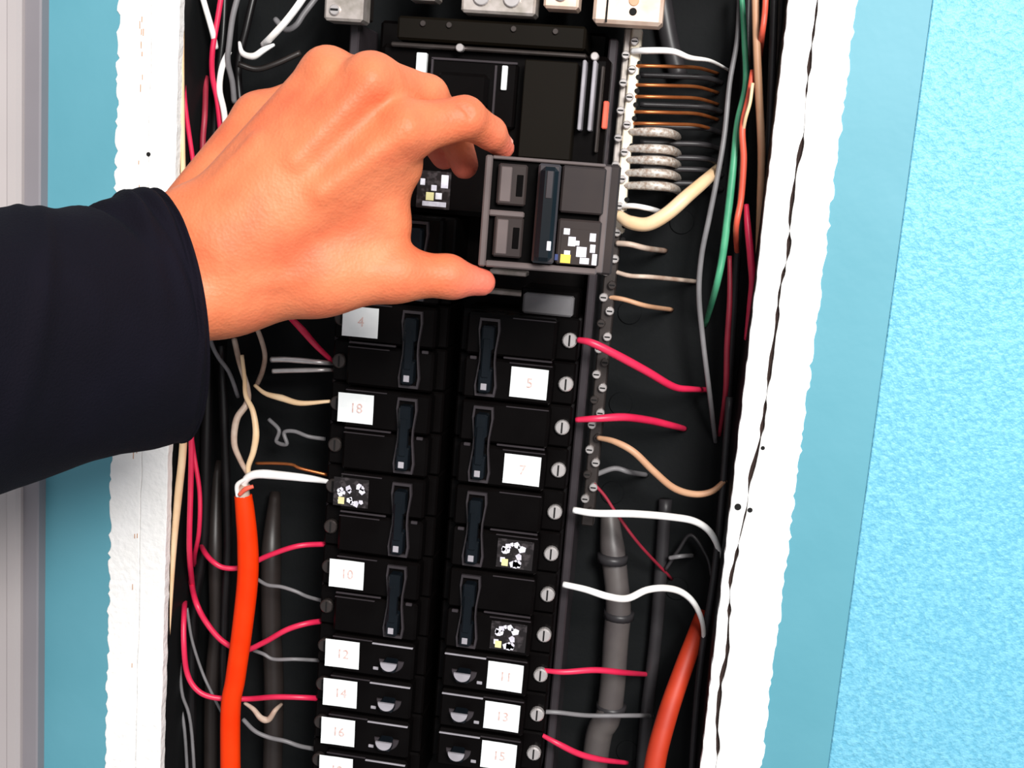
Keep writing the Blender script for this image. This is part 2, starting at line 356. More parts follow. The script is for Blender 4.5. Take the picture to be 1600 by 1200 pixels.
def add_label(e, side, zc, kind, txt):
    s = -1 if side == 'R' else 1
    cx = s * (27 if side == 'R' else 20.5); rr = random.Random(int(zc * 7 + (3 if side == 'R' else 0)))
    w_, h_ = 11.4, 9.3
    a = rr.uniform(-.03, .03)
    mb = MB(); 
    y = 9.6 
    # stuck-on paper with slightly lifted, uneven corners
    vs = []
    for i in range(7):
        for j in range(5):
            x = -w_ + 2 * w_ * i / 6; z = -h_ + 2 * h_ * j / 4; cn = (abs(i - 3) / 3) * (abs(j - 2) / 2)
            vs.append((cx + x * math.cos(a) - z * math.sin(a), y - .5 * cn * rr.uniform(.2, 1) - .12, zc + x * math.sin(a) + z * math.cos(a)))
    n1 = len(vs); vs += [(x, yy + .15, z) for x, yy, z in vs]; fs = []
    for i in range(6):
        for j in range(4):
            q = (i * 5 + j, (i + 1) * 5 + j, (i + 1) * 5 + j + 1, i * 5 + j + 1); fs.append(q); fs.append(tuple(n1 + t for t in reversed(q)))
    ring = [i * 5 for i in range(7)] + [30 + j for j in range(1, 5)] + [i * 5 + 4 for i in range(5, -1, -1)] + [j for j in range(3, 0, -1)]
    for i in range(len(ring)):
        p_, q_ = ring[i], ring[(i + 1) % len(ring)]; fs.append((p_, q_, q_ + n1, p_ + n1))
    o = mb.add(vs, fs).build('paper_label' if kind == 'paper' else 'foil_sticker', 'label' if kind == 'paper' else 'dsteel2', e)
    o['label'] = 'white paper circuit label' if kind == 'paper' else 'crumpled shiny rating sticker'
    if kind == 'paper': textmesh(txt, 8.5, 'written_number', 'inkr', o, (cx + .5, y - .75, zc))
    else:
        for k in range(15):
            x = cx + rr.uniform(-8, 8); z = zc + rr.uniform(-7, 6.5); a_ = rr.uniform(0, 3.1); R_ = rr.uniform(1.1, 2.9)
            pg = [(x + R_ * rr.uniform(.6, 1.2) * math.cos(a_ + q * 1.25), z + R_ * rr.uniform(.6, 1.3) * math.sin(a_ + q * 1.25)) for q in range(5)]
            MB().add([(px_, y - .75, pz_) for px_, pz_ in pg] + [(px_, y - .6, pz_) for px_, pz_ in pg], [(0, 1, 2, 3, 4), (9, 8, 7, 6, 5)] + [(q, (q + 1) % 5, 5 + (q + 1) % 5, 5 + q) for q in range(5)]).build('print_patch', 'foil', o)
        MB().box(cx - 8, cx - 4, y - .82, y - .6, zc - 8, zc - 3.5).build('print_patch', 'pale', o)
proto = {}
for s_, side in ((-1, 'R'), (1, 'L')):
    for p_ in (1, 2): proto[side, p_] = make_breaker(p_, s_, side)
used = set()
# side, poles, low grid line, label pole (from below), label kind, number, description
ROWS = [
 ('L', 2, 8, 0, 'foil', '', 'black double breaker seen through the gap between thumb and fingers'),
 ('L', 2, 6, 1, 'paper', '4', 'black double breaker just under the hand, its white label partly shaded'),
 ('L', 2, 4, 1, 'paper', '18', 'black double breaker in the left column beside the twisted beige wires'),
 ('L', 2, 2, 1, 'foil', '', 'black double breaker in the left column level with the orange cable end, shiny sticker'),
 ('L', 2, 0, 1, 'paper', '10', 'left column double breaker directly above the small single breakers'),
 ('L', 1, -1, 0, 'paper', '12', 'topmost small single breaker of the left column'),
 ('L', 1, -2, 0, 'paper', '14', 'second small single breaker down in the left column'),
 ('L', 1, -3, 0, 'paper', '16', 'third small single breaker down in the left column'),
 ('L', 1, -4, 0, 'paper', '18', 'lowest small single breaker of the left column, cut by the picture edge'),
 ('R', 2, 6, 0, 'paper', '5', 'right column double breaker feeding the long red wire, under the empty slot'),
 ('R', 2, 4, 0, 'paper', '7', 'second double breaker below the empty slot in the right column, white label'),
 ('R', 2, 2, 0, 'foil', '', 'right column double breaker with the straight white wire at its end'),
 ('R', 2, 0, 0, 'foil', '', 'right column double breaker with the wavy white wire at its end'),
 ('R', 1, -1, 0, 'paper', '11', 'topmost small single breaker of the right column'),
 ('R', 1, -2, 0, 'paper', '13', 'second small single breaker down in the right column'),
 ('R', 1, -3, 0, 'paper', '15', 'lowest small single breaker seen in the right column'),
]
for side, poles, g, lp, kind, txt, lab in ROWS:
    src = proto[side, poles]; e = src if (side, poles) not in used else copy_tree(src)
    if (side, poles) in used: pass
    used.add((side, poles)); place_breaker(e, side, GZ(g))
    tag(e, lab, 'circuit breaker', ('double' if poles == 2 else 'single') + ' breakers in the ' + ('right' if side == 'R' else 'left') + ' column')
    e['_lab'] = 1
pend = [(e, ) for e in []]
placed = [o for o in bpy.data.objects if o.get('_lab')]
for e in placed:
    del e['_lab']
    row = [r for r in ROWS if r[6] == e['label']][0]
    add_label(e, row[0], row[3] * PITCH + PITCH / 2, row[4], row[5])

# ------------------------------------------------------------------ main breaker block above the two columns
mn = empty('main_breaker', (-20, 60, 140)); tag(mn, 'large dark main breaker block above the empty slot with a brown plate', 'circuit breaker')
def mpart(mb, name, m, parent=None):
    mb.v = [(x + 20, y - 60, z - 140) for x, y, z in mb.v]; return mb.build(name, m, parent or mn)
bd = mpart(MB().box(-100, 40, 26, 70, 96.5, 196, 3), 'body', 'black')
stk = mpart(MB().box(-72, -51, 25.2, 26.4, 99, 122, .3), 'rating_sticker', 'dsteel2')
for k, (x, z, a, b) in enumerate(((-57, 112, 4.5, 8), (-68, 100.5, 15, 3), (-66, 104, 5, 5), (-60, 105, 4, 4), (-63, 110, 3.5, 3.5), (-70, 113, 3, 4))): mpart(MB().box(x, x + a, 24.9, 25.6, z, z + b, .2), 'print_patch', 'foil' if k != 2 else 'pale', stk)
mpart(MB().box(-92, 26, 19, 28, 193.4, 196.0, .8), 'top_ridge', 'dsteel')
mpart(MB().box(-9, 22, 12, 27, 134, 190, .6), 'cover_plate', 'brown')
mpart(MB().box(-66, -14, 18, 27, 150, 188, 1.2), 'switch_surround', 'black')
for a in ((-66, -64.6, 150, 188), (-27.5, -26, 152, 186), (-66, -14, 187, 188.4)): mpart(MB().box(a[0], a[1], 16.8, 18.2, a[2], a[3], .3), 'edge_ridge', 'blackm')
hn = mpart(MB().box(-60, -30, 10, 19, 160, 180, 2), 'switch_handle', 'black')
mpart(MB().box(-22.9, -19.6, 15.5, 18.2, 172, 186, .4), 'white_marker', 'label')
mpart(MB().box(-76.5, -70.2, 22, 26.4, 178, 191, .4), 'white_tag', 'label')
for x in (24.5, 30.5): mpart(MB().box(x, x + 2.2, 14, 27, 152, 192, .6), 'side_fin', 'grey')
for x in (35,): mpart(MB().box(x, x + 2.0, 20, 27, 140, 190, .6), 'side_fin', 'dsteel')
for x, z in ((-49, 194.5), (31, 194.5)): mpart(MB().cyl(x, z, 14.5, 19.5, 2.4, 14, c=.5), 'cover_screw', 'steel')
# red flag beside it
o = MB().box(-1.6, 1.6, -3, 3, -8, 8, .6).build('red_flag', 'coral', None, P(946, 180, 24)); tag(o, 'small upright orange-red tab between main breaker and neutral bar', 'tab')

# line lugs at the top
def lug(name, label, x0, x1, z0, z1, y, m, screws):
    e = empty(name, (x0, y + 20, z0)); tag(e, label, 'terminal lug')
    MB().box(0, x1 - x0, -20, -4, 0, z1 - z0, 1.5).build('clamp_block', m, e)
    MB().box(3, x1 - x0 - 3, -4, 14, 4, z1 - z0 - 4, 1).build('mounting_foot', 'dsteel', e)
    for (a, b, r) in screws:
        s = MB().cyl(a, b, -22, -18.5, r, 18, c=.5).build('clamp_screw', 'steel', e)
        MB().box(a - r * .75, a + r * .75, -22.3, -21.6, b - .6, b + .6).build('screw_slot', 'dark', s)
lug('line_lug', 'tarnished grey lug block at the top just right of the bent white wire', -134, -110, 206, 250, 18, 'lug', [(7, 6, 3.2), (15, 20, 4)])
lug('line_lug', 'bright grey lug block at the top above the main breaker', -50, -6, 215, 262, 16, 'lug', [(12, 9, 5), (30, 9, 5)])
lug('line_lug', 'small cream lug block at the top between the grey lug and the tan plate', -1.5, 19, 220, 258, 16, 'tanlug', [(10, 8, 4)])
lug('line_lug', 'narrow pale lug strip at the top left of the main breaker lugs', -84, -66, 221, 255, 20, 'lug', [(9, 8, 3)])
tp = empty('neutral_lug_plate', (28, 30, 211)); tag(tp, 'tan metal plate with round holes at the top of the neutral bar', 'terminal plate')
MB().box(0, 40, -18, -2, 2, 60, 2).build('plate', 'tanlug', tp)
for (a, b, r) in ((23, 9, 2.2), (23, 15, 3.0), (24, 27, 3.4)): MB().cyl(a, b, -18.6, -16, r, 16, c=.4).build('bolt_hole', 'dark' if r != 3.0 else 'tan', tp)
MB().box(7.5, 8.6, -18.5, -17, 2.5, 60).build('groove', 'dark', tp)
br = empty('bus_bridge', (-60, 40, 200)); tag(br, 'dull dark crossbar running between the top lugs and main breaker', 'crossbar')
MB().box(-30, 84, -16, 20, -2, 12, 1.5).build('bar', 'brown', br)
for x in (-14, 2, 41, 66): MB().cyl(x, 8, -17.4, -15.6, 1.8, 12, c=.3).build('rivet', 'dsteel', br)

# ------------------------------------------------------------------ neutral bar
nb = empty('neutral_bar', (50.5, 45, 211)); tag(nb, 'pale upright neutral bar with a column of screws right of the breakers', 'terminal bar')
MB().box(-1, 5.2, -4, 7, -118, 4, .8).build('bar', 'alu', nb)
MB().box(-5.5, -1.2, -1, 7, -118, 4, .8).build('screw_rail', 'lug', nb)
mb = MB().box(-4.5, 3.5, -3, 7, -306, -119, .8); mb.build('lower_bar', 'dsteel', nb)
for k in range(37):
    z = -4 - k * 8.1; up = z > -118; x = (-3.2 if k % 2 else 1.4)
    s = MB().cyl(x, z, -6.6, -3, 2.5 if up else 2.7, 12, c=.5).build('terminal_screw', 'steel' if (up or k % 3) else 'dsteel', nb)
    MB().box(x - 1.7, x + 1.7, -6.9, -6.3, z - .4, z + .4).build('screw_slot', 'dark', s)
    if up: MB().cyl(6.1 - .8, z - 4, -4.4, -1, 1.5, 8).build('wire_hole', 'dark', nb)

# ------------------------------------------------------------------ the held breaker
hb = empty('held_breaker', P(747, 412, -110)); hb.location.z -= 1.2 * MM
tag(hb, 'grey-brown double breaker pinched between thumb and fingers', 'circuit breaker')
def H(mb, name, m, parent=None): return mb.build(name, m, parent or hb)
HW, HH = 67., 54.5
H(MB().box(0, HW, 6, 50, 0, HH, 1.2), 'body', 'held')
H(MB().box(HW - 5, HW + .6, 20, 44, 5, HH - 5, 1.2), 'terminal_end', 'held')
hb.rotation_euler.z = math.radians(8)
# bezel: left rail, bottom rail, top rail, middle rail, right rail
H(MB().box(0, 3.6, 0, 6.2, 0, HH, .8).box(3.4, 59, 0, 6.2, 0, 3.2, .8).box(3.4, 21, 0, 6.2, 25.2, 28.2, .7).box(3.4, 59, 1.5, 6.2, 52.8, HH, .5).box(58, 62, 2, 6.2, 1, HH - 1, .6), 'bezel', 'heldb')
H(MB().box(3.6, 58, 4.4, 6.1, 3.2, 53), 'recess', 'heldd')
for z in (5.4, 31):
    b_ = H(MB().box(6.6, 21, -.4, 5, z, z + 20, .9), 'pole_block', 'held')
    H(MB().box(8, 13.5, -.9, 0, z + 1.5, z + 18.5, .4), 'pole_panel', 'heldb', b_)
    H(MB().box(16, 19.2, -.7, .2, z + 4.5, z + 15, .2), 'slot', 'heldd', b_)
hd = H(MB().box(27.5, 36, -11, 4.6, 5.5, 51, 2), 'handle', 'handle')
H(MB().box(26.2, 37.2, -3, 4.6, 4, 52.4, 1), 'handle_skirt', 'blackm')
H(MB().box(33, 35, -11.5, -10.6, 11, 15.5, .2), 'white_dot', 'foil', hd); H(MB().box(30.5, 33.5, -11.4, -10.8, 36, 49, .2), 'raised_rib', 'blackm', hd)
H(MB().box(38, 59.5, -.6, 5, 29.6, 52.4, .9), 'upper_plate', 'held'); H(MB().box(38, 59.5, -.6, 5, 4.2, 26.6, .9), 'lower_plate', 'held')
st = H(MB().box(40, 58.5, -.95, -.5, 4.6, 22, .1), 'rating_sticker', 'held')
rr = random.Random(12)
for (x, z, a, b) in ((41, 19, 3, 3), (43.6, 13.5, 3.6, 4.6), (42, 9.2, 3, 2), (48, 8.5, 5, 5), (50, 5.2, 4.6, 3), (54, 16.5, 3, 4), (54.6, 11, 2.6, 4), (56, 5, 2.4, 5.5), (47, 14, 2.2, 2.4)):
    H(MB().box(x, x + a, -1.2, -.9, z, z + b, .05), 'print_patch', 'foil', st)
H(MB().box(40.4, 45.4, -1.2, -.9, 5, 9.2, .05), 'print_patch', 'yellow', st); H(MB().box(37.6, 39.2, -1.0, -.5, 6, 9, .05), 'print_patch', 'blue', st)
H(MB().cyl(HW - 3, 14, 49, 53, 2.6, 14, c=.6).cyl(HW - 3, 40, 49, 53, 2.6, 14, c=.6), 'terminal_screw', 'steel')
H(MB().box(2, 12, 50, 56, 8, 20, .6).box(2, 12, 50, 56, 34, 46, .6), 'bus_clip', 'steel')
# grey tab seen in the empty slot
o = MB().box(-15.5, 15.5, -4, 6, -6.2, 6.2, 1.2).build('slot_tab', 'gwire', None, P(857, 476, 26)); tag(o, 'flat grey metal tab lying across the empty slot below the held breaker', 'metal tab')
MB().box(-18, 18, 4, 40, -9, 9, 1).build('tab_bracket', 'black', o)

# ------------------------------------------------------------------ wires, left gutter
A = 'wire'
def wr(label, color, r, pts, group=None, **k):
    if np.max(r) < 4: r = list(np.array(r) * 1.18) if not np.isscalar(r) else r * 1.18
    pts = [tuple(p) for p in pts]; u_, v_, Y_ = pts[-1]
    if u_ > 1000 and 0 < v_ < 1200 and Y_ > 35 and P(u_, v_, 88)[0] < XR - 3: pts[-1] = (u_, v_, 88)
    return wire('wire', label, A, color, r, pts, group, **k)
wr('cream wire running straight down along the left edge of the box', 'cream', [1.4, 1.4, 1.5, 1.7, 2.2, 2.3, 1.8, .9], [(284, -30, 7), (284, 120, 7), (286, 270, 8), (292, 480, 9), (287, 680, 9), (279, 770, 9), (271, 860, 9), (263, 1000, 10)])
wr('crimson wire hanging from the top beside the left edge of the box', 'red', 1.3, [(298, -20, 20), (292, 40, 18), (286, 90, 12), (289, 160, 12), (300, 240, 16), (312, 320, 20)])
wr('red wire dropping from under the sleeve on the far left', 'red', 1.6, [(296, 640, 8), (299, 690, 8), (298, 760, 8), (296, 860, 8), (302, 925, 40), (306, 950, 76)])
wr('second red wire crossing the one below the sleeve', 'red', 1.3, [(296, 660, 14), (303, 710, 13), (312, 770, 12), (311, 830, 12), (304, 870, 30), (304, 900, 76)])
wr('thin grey wire straight down at the upper left, next to the crimson one', 'gwire', 1.1, [(303, -20, 24), (296, 80, 24), (297, 180, 24), (292, 270, 24)])
wr('white wire slanting at the upper left, ending above a pinkish red one', 'white', 1.6, [(312, -20, 22), (322, 15, 22), (332, 50, 24), (337, 75, 30)])
wr('pinkish red wire curving past the knuckle side at the upper left', 'red', 1.5, [(348, -20, 26), (340, 30, 26), (332, 80, 26), (332, 120, 30), (340, 160, 34), (346, 220, 38)])
wr('short dark red wire just left of the wrist', 'dred', 1.6, [(322, 120, 42), (320, 180, 30), (317, 220, 28), (318, 260, 28), (324, 300, 30)])
wr('pale grey wire arching at the upper left beneath the bent white wire', 'gwire', 1.6, [(376, -20, 30), (364, 25, 30), (358, 70, 32), (356, 96, 34), (363, 128, 40), (366, 160, 46)])
wr('white wire entering behind the hand beside the wrist', 'white', 1.7, [(358, 80, 36), (347, 105, 34), (343, 140, 32), (350, 175, 32), (356, 230, 34)])
wr('thick white wire slanting down from the top edge', 'white', 1.9, [(486, -22, 20), (466, 8, 18), (446, 34, 18), (424, 58, 20), (412, 70, 30)])
wr('hook-shaped white wire end above the wrist', 'white', [.8, 1.5, 1.8, 1.6, .9], [(374, 66, 28), (379, 83, 22), (396, 88, 18), (412, 78, 18), (428, 70, 24)])
wr('thin grey wire below the cuff', 'gwire', 1.2, [(322, 500, 20), (330, 535, 18), (341, 558, 20), (358, 582, 26), (372, 620, 40)])
wr('beige wire of the twisted pair, left strand', 'beige', [1.6, 1.6, 1.8, 1.9, 1.6, 1.3], [(366, 530, 30), (374, 565, 24), (386, 605, 18), (386, 630, 14), (370, 655, 10), (366, 692, 8), (376, 720, 10), (388, 742, 12)])
wr('beige wire of the twisted pair, right strand', 'cream', [1.1, 1.2, 1.5, 1.9, 1.6, 1.2], [(378, 555, 22), (382, 590, 18), (384, 618, 12), (395, 642, 9), (400, 676, 7), (396, 705, 8), (388, 730, 10), (390, 750, 12)])
wr('beige wire crossing from the twisted pair to the left breakers', 'cream', [1, 1.3, 1.9, 1.5, .9], [(398, 602, 24), (415, 615, 20), (440, 622, 18), (470, 630, 18), (516, 627, 22)])
wr('small grey wire loop under the edge of the palm', 'beige', 1.4, [(396, 500, 30), (408, 530, 26), (414, 556, 26), (410, 580, 34), (402, 600, 46)])
wr('bright red wire poking out under the palm', 'red', [1.6, 2.0, 1.7, 1.2], [(452, 495, 30), (472, 515, 22), (494, 540, 24), (525, 570, 36)])
wr('upper of two bare silvery wire ends below the palm', 'steel', [1.6, 1.6, 1], [(424, 562, 26), (450, 562, 24), (500, 566, 26), (520, 568, 34)])
wr('lower of two bare silvery wire ends below the palm', 'steel', [1.4, 1.4, .9], [(426, 580, 26), (452, 579, 26), (500, 578, 28), (520, 578, 34)])
wr('white wire from the stripped cable end to the left breakers', 'white', [1.6, 2.2, 2.6, 2.2, 1.2], [(380, 770, 8), (384, 750, 6), (402, 741, 6), (440, 743, 8), (485, 748, 12), (515, 753, 24)])
wr('curled dark grey wire above the white wire at left', 'gwire', 1.2, [(420, 655, 50), (436, 672, 48), (432, 690, 48), (448, 694, 44), (444, 676, 44), (460, 674, 44), (482, 682, 44), (508, 686, 50)])
wr('thin copper-brown wire just above the white wire at left', 'copper', .9, [(400, 724, 40), (430, 724, 36), (456, 726, 32), (470, 732, 30), (512, 742, 34)])
# orange cable
oc = empty('orange_cable', P(380, 775, 10)); tag(oc, 'thick bright orange cable hanging down at left of the breakers', 'cable')
base = P(380, 775, 10)
pts = [np.array(p) - base for p in pxpath([(380, 774, 10), (383, 800, 10), (387, 850, 10), (387, 905, 10), (379, 980, 9), (368, 1060, 8), (360, 1120, 8), (362, 1300, 10), (366, 1430, 18)])]
tube(MB(), smoothpath(pts), [5.6, 6.2, 6.8, 6.8, 6.6, 6.5, 6.7, 6.7], 16).build('outer_jacket', 'orange', oc, smooth=True)
tube(MB(), smoothpath([np.array(p) - base for p in pxpath([(380, 780, 10), (380, 768, 8), (384, 757, 7)])]), [4.8, 4.2, 3.0], 12).build('stripped_core', 'beige', oc, smooth=True)
tube(MB(), smoothpath([np.array(p) - base for p in pxpath([(374, 773, 3), (384, 764, 2), (396, 760, 3)])]), [1.3, 1.6, 1.2], 8).build('inner_conductor', 'coral', oc, smooth=True)
tube(MB(), smoothpath([np.array(p) - base for p in pxpath([(371, 776, 5), (371, 758, 4), (384, 748, 4)])]), [1.2, 1.6, 1.2], 8).build('inner_conductor', 'white', oc, smooth=True)
wr('red wire bowing behind the orange cable, highest of the three bows', 'red', 1.55, [(306, 820, 80), (312, 845, 60), (318, 860, 30), (331, 876, 22), (350, 887, 22), (380, 886, 24), (420, 868, 22), (466, 853, 22), (512, 850, 34)])
wr('red wire bowing behind the orange cable, middle of the three bows', 'red', 1.65, [(296, 880, 78), (298, 905, 40), (306, 940, 16), (322, 972, 16), (348, 1002, 18), (380, 1016, 22), (412, 1004, 20), (448, 984, 18), (480, 974, 22), (508, 970, 34)])
wr('red wire bowing behind the orange cable, lowest of the three bows', 'red', 1.6, [(290, 925, 70), (288, 950, 24), (287, 1000, 10), (292, 1050, 10), (308, 1078, 10), (335, 1090, 12), (385, 1092, 20), (430, 1089, 16), (478, 1090, 20), (506, 1092, 34)])
wr('grey wire right of the orange cable at mid height', 'gwire', 1.1, [(402, 905, 30), (418, 914, 26), (440, 917, 26), (462, 924, 26), (480, 932, 30), (508, 940, 44)])
wr('grey wire right of the orange cable just below the middle red bow', 'gwire', 1.1, [(396, 1016, 30), (412, 1022, 26), (428, 1030, 26), (462, 1030, 26), (502, 1032, 40)])
wr('bare beige wire end curling near the lowest red bow', 'beige', [1, 1.5, 2, 1.5, 1], [(382, 1098, 24), (396, 1108, 22), (408, 1122, 20), (420, 1124, 20), (430, 1110, 20), (440, 1100, 30)])
wr('grey wire sloping away at the bottom right of the orange cable', 'gwire', 1.3, [(380, 1124, 28), (398, 1142, 24), (420, 1152, 24), (446, 1158, 24), (470, 1166, 28), (502, 1172, 40)])
wr('greyish wire crossing the dark bundle at the lower left', 'gwire', .9, [(292, 950, 30), (300, 1000, 30), (316, 1050, 30), (332, 1085, 30), (350, 1120, 36)])
for i, (pts, r, m, lab) in enumerate([
    ([(430, 770, 62), (424, 860, 60), (424, 980, 60), (428, 1100, 60), (420, 1400, 60)], 7.0, 'brcable', 'thick brown-black cable standing right of the orange cable'),
    ([(340, 720, 60), (336, 850, 58), (338, 980, 58), (330, 1100, 58), (330, 1400, 58)], 5.0, 'brcable', 'thick brown-black cable standing left of the orange cable'),
    ([(325, 560, 46), (322, 700, 44), (318, 850, 44), (300, 1000, 44), (300, 1400, 44)], 3.2, 'bwire', None),
    ([(345, 540, 44), (352, 700, 42), (356, 850, 42), (350, 1000, 40), (345, 1400, 40)], 2.6, 'bwire', None),
    ([(300, 720, 50), (288, 850, 46), (276, 1000, 46), (272, 1400, 46)], 2.6, 'bwire', None),
    ([(318, -20, 50), (314, 80, 48), (308, 200, 48), (316, 330, 50)], 2.8, 'bwire', None),
    ([(352, -20, 56), (348, 60, 52), (338, 150, 52), (330, 300, 54)], 2.2, 'bwire', None),
    ([(400, -20, 60), (386, 40, 58), (372, 110, 58), (380, 200, 58)], 2.2, 'bwire', None)]):
    if lab: wire('cable', lab, 'cable', m, [r * .55, r, r, r, r], [(pts[0][0], pts[0][1], 80)] + pts[1:], n=12)
    else: wr(['black wire left of the twisted beige pair, passing behind its level', 'black wire between the twisted beige pair and the red wires', 'leftmost black wire at the bottom left of the box', 'thick black wire behind the crimson wire at the upper left', 'black wire behind the white wires above the wrist', 'black wire behind the hook-shaped white wire end'][i - 2], m, r, pts, 'black wires in the left bundle')
for i, (pts, lab) in enumerate([
    ([(280, 1000, 30), (284, 1080, 28), (300, 1150, 28), (312, 1400, 28)], 'dull grey-brown wire at the very bottom left of the box'),
    ([(284, 880, 36), (276, 980, 34), (278, 1080, 34), (290, 1160, 34), (300, 1400, 34)], 'dull grey wire hugging the left side near the bottom'),
    ([(430, 30, 50), (446, 46, 46), (462, 40, 44), (476, 20, 46), (500, -10, 50)], 'dull curved wire at the top next to the thick white wire'),
    ([(372, 100, 40), (400, 108, 44), (430, 100, 46), (470, 82, 50)], 'dull brown wire above the back of the hand')]):
    wr(lab, 'gwire' if i != 3 else 'brcable', 1.0 if i < 2 else 1.6, pts)

# ------------------------------------------------------------------ wires, right gutter
wr('white wire at the top of the neutral bar', 'white', [1.6, 1.7, 1.5, 1.0, .7], [(988, 80, 40), (1010, 79, 34), (1050, 80, 34), (1078, 90, 38), (1110, 95, 48), (1140, 110, 58)])
names = ['first', 'second', 'third', 'fourth', 'fifth']
for i, (v, c) in enumerate(((103, 'copper'), (133, 'copper'), (151, 'copper'), (175, 'copper'), (193, 'copper'))):
    wr(f'thin copper-coloured wire, {names[i]} below the white wire on the neutral bar', c, .95, [(986 - i, v, 44), (1010, v, 40), (1050, v + 1, 46), (1090, v + 3, 60), (1122, v + 12, 76)], 'copper-coloured wires on the neutral bar')
names = ['topmost', 'second', 'third', 'fourth', 'lowest']
for i, v in enumerate((206, 232, 250, 270, 290)):
    wr(f'{names[i]} of the thick silvery stranded conductors beside the neutral bar', 'strand', [1.8, 2.4, 2.4, 2.0], [(980 - i * 2, v, 44), (1004, v, 38), (1034, v + 1, 38), (1052, v + 4, 48), (1060, v + 9, 70)], 'stranded conductors beside the neutral bar')
for i, v in enumerate((117, 163, 196, 222, 244, 262, 284)):
    wr(['topmost', 'second', 'third', 'fourth', 'fifth', 'sixth', 'lowest'][i] + ' from the top of the dull dark wires behind the neutral wires', 'dwire', 1.5, [(1000, v, 66), (1050, v + 2, 68), (1100, v + 4, 72), (1128, v + 12, 76)], 'dark wires behind the neutral wires')
wr('thick cream-white wire bending up from the neutral bar', 'cream', [3.2, 4.2, 4.4, 4.4, 4.0, 3.0], [(966, 336, 36), (984, 347, 30), (1012, 350, 28), (1042, 334, 28), (1074, 306, 32), (1104, 280, 44), (1122, 262, 62)])
wr('slim white wire lying over the thick cream bend', 'white', 1.4, [(972, 322, 40), (992, 322, 34), (1018, 327, 38), (1040, 334, 50)])
wr('pinkish white wire just below the thick cream bend', 'beige', 1.5, [(964, 380, 40), (985, 382, 36), (1010, 388, 44), (1040, 392, 60)])
wr('thin pale wire level with the bottom of the held breaker', 'beige', 1.2, [(962, 425, 44), (985, 431, 40), (1020, 433, 44), (1090, 440, 66)])
wr('thin tan wire leaving the bar below the held breaker', 'tan', 1.3, [(950, 464, 44), (975, 468, 40), (1010, 478, 46), (1050, 484, 62)])
wr('long red wire sloping down from the breaker below the empty slot', 'red', [1.5, 2.1, 2.3, 2.1, 1.8, 1.4], [(903, 531, 17), (925, 536, 14), (960, 553, 18), (1010, 580, 30), (1052, 604, 44), (1080, 608, 56), (1108, 609, 68)])
wr('red wire running level below the long sloping red one', 'red', [1.5, 2.2, 2.1, 1.6], [(900, 656, 24), (935, 654, 22), (975, 652, 30), (1015, 657, 46), (1050, 665, 62), (1070, 670, 74)])
wr('tan wire swooping down to the right side of the box', 'tan', [1.3, 1.9, 2.0, 2.0, 1.8, 1.4], [(934, 684, 36), (960, 690, 30), (990, 706, 28), (1020, 735, 30), (1052, 762, 34), (1084, 772, 40), (1112, 768, 44), (1134, 750, 48)])
wr('straight white wire from the right column', 'white', [1.8, 2.1, 2.0, 1.8, 1.2], [(896, 797, 20), (930, 802, 18), (990, 803, 22), (1050, 808, 30), (1086, 815, 36), (1110, 832, 42), (1124, 862, 48), (1128, 900, 54)])
wr('wavy white wire from the right column', 'white', [1.7, 2.0, 2.0, 1.9, 1.6, 1.2], [(880, 913, 20), (915, 921, 18), (950, 932, 18), (980, 935, 20), (1010, 922, 24), (1040, 919, 28), (1066, 926, 32), (1086, 945, 38), (1098, 975, 44), (1100, 1010, 52)])
wr('thin dark red wire slanting behind the straight white wire', 'dred', .9, [(928, 756, 40), (945, 775, 42), (965, 805, 44), (1000, 852, 52), (1050, 905, 62)])
wr('red wire level with the topmost single breaker on the right', 'red', [1.3, 1.7, 1.8, 1.4], [(846, 1047, 22), (880, 1050, 20), (930, 1047, 28), (975, 1051, 44), (1015, 1054, 62)])
wr('thin grey wire across the grey cable at the lower right', 'gwire', 1.3, [(838, 1112, 26), (870, 1113, 26), (920, 1118, 36), (990, 1118, 50), (1020, 1118, 66)])
wr('red wire sloping off the lowest breaker at the bottom right', 'red', [1.2, 1.8, 1.8, 1.3], [(846, 1148, 24), (872, 1162, 22), (905, 1178, 28), (940, 1187, 38), (980, 1192, 54)])
wr('short silvery wire on the back of the box at right', 'gwire', 1.3, [(1046, 872, 72), (1065, 869, 70), (1082, 868, 70)])
wr('dull wire branching above the wavy white wire', 'dwire', 1.1, [(1040, 890, 76), (1060, 860, 76), (1080, 836, 76), (1105, 870, 72), (1112, 900, 70)])
wr('pale bare wire end left of the tan swooping wire', 'gwire', 1.5, [(930, 742, 50), (960, 732, 50), (985, 738, 54), (1010, 742, 62)])
wr('green wire curving down the right side of the box', 'green', [1.4, 1.6, 1.6, 1.9, 2.0, 2.0, 1.8, 1.4], [(1158, -20, 60), (1163, 60, 54), (1165, 130, 50), (1153, 190, 44), (1147, 250, 40), (1138, 330, 38), (1129, 400, 38), (1118, 452, 42), (1102, 508, 52)])
wr('long tan wire down the right side of the box', 'tan', [1.9, 2.0, 2.0, 1.8, 1.5], [(1180, -20, 34), (1182, 60, 34), (1186, 150, 34), (1190, 240, 34), (1188, 320, 36), (1186, 400, 42), (1190, 470, 54)])
wr('short orange-brown wire at the top right corner', 'coral', 1.5, [(1197, -20, 26), (1195, 20, 26), (1190, 60, 32), (1186, 100, 44)])
wr('coral wire between the green and tan wires', 'coral', [1.3, 1.6, 1.7, 1.6, 1.2], [(1176, 110, 40), (1170, 150, 36), (1160, 200, 32), (1162, 250, 32), (1158, 310, 32), (1150, 360, 34), (1154, 420, 40)])
wr('small yellowish wire crossing the coral wire', 'cream', .9, [(1176, 130, 30), (1172, 160, 28), (1165, 185, 28), (1160, 210, 34)])
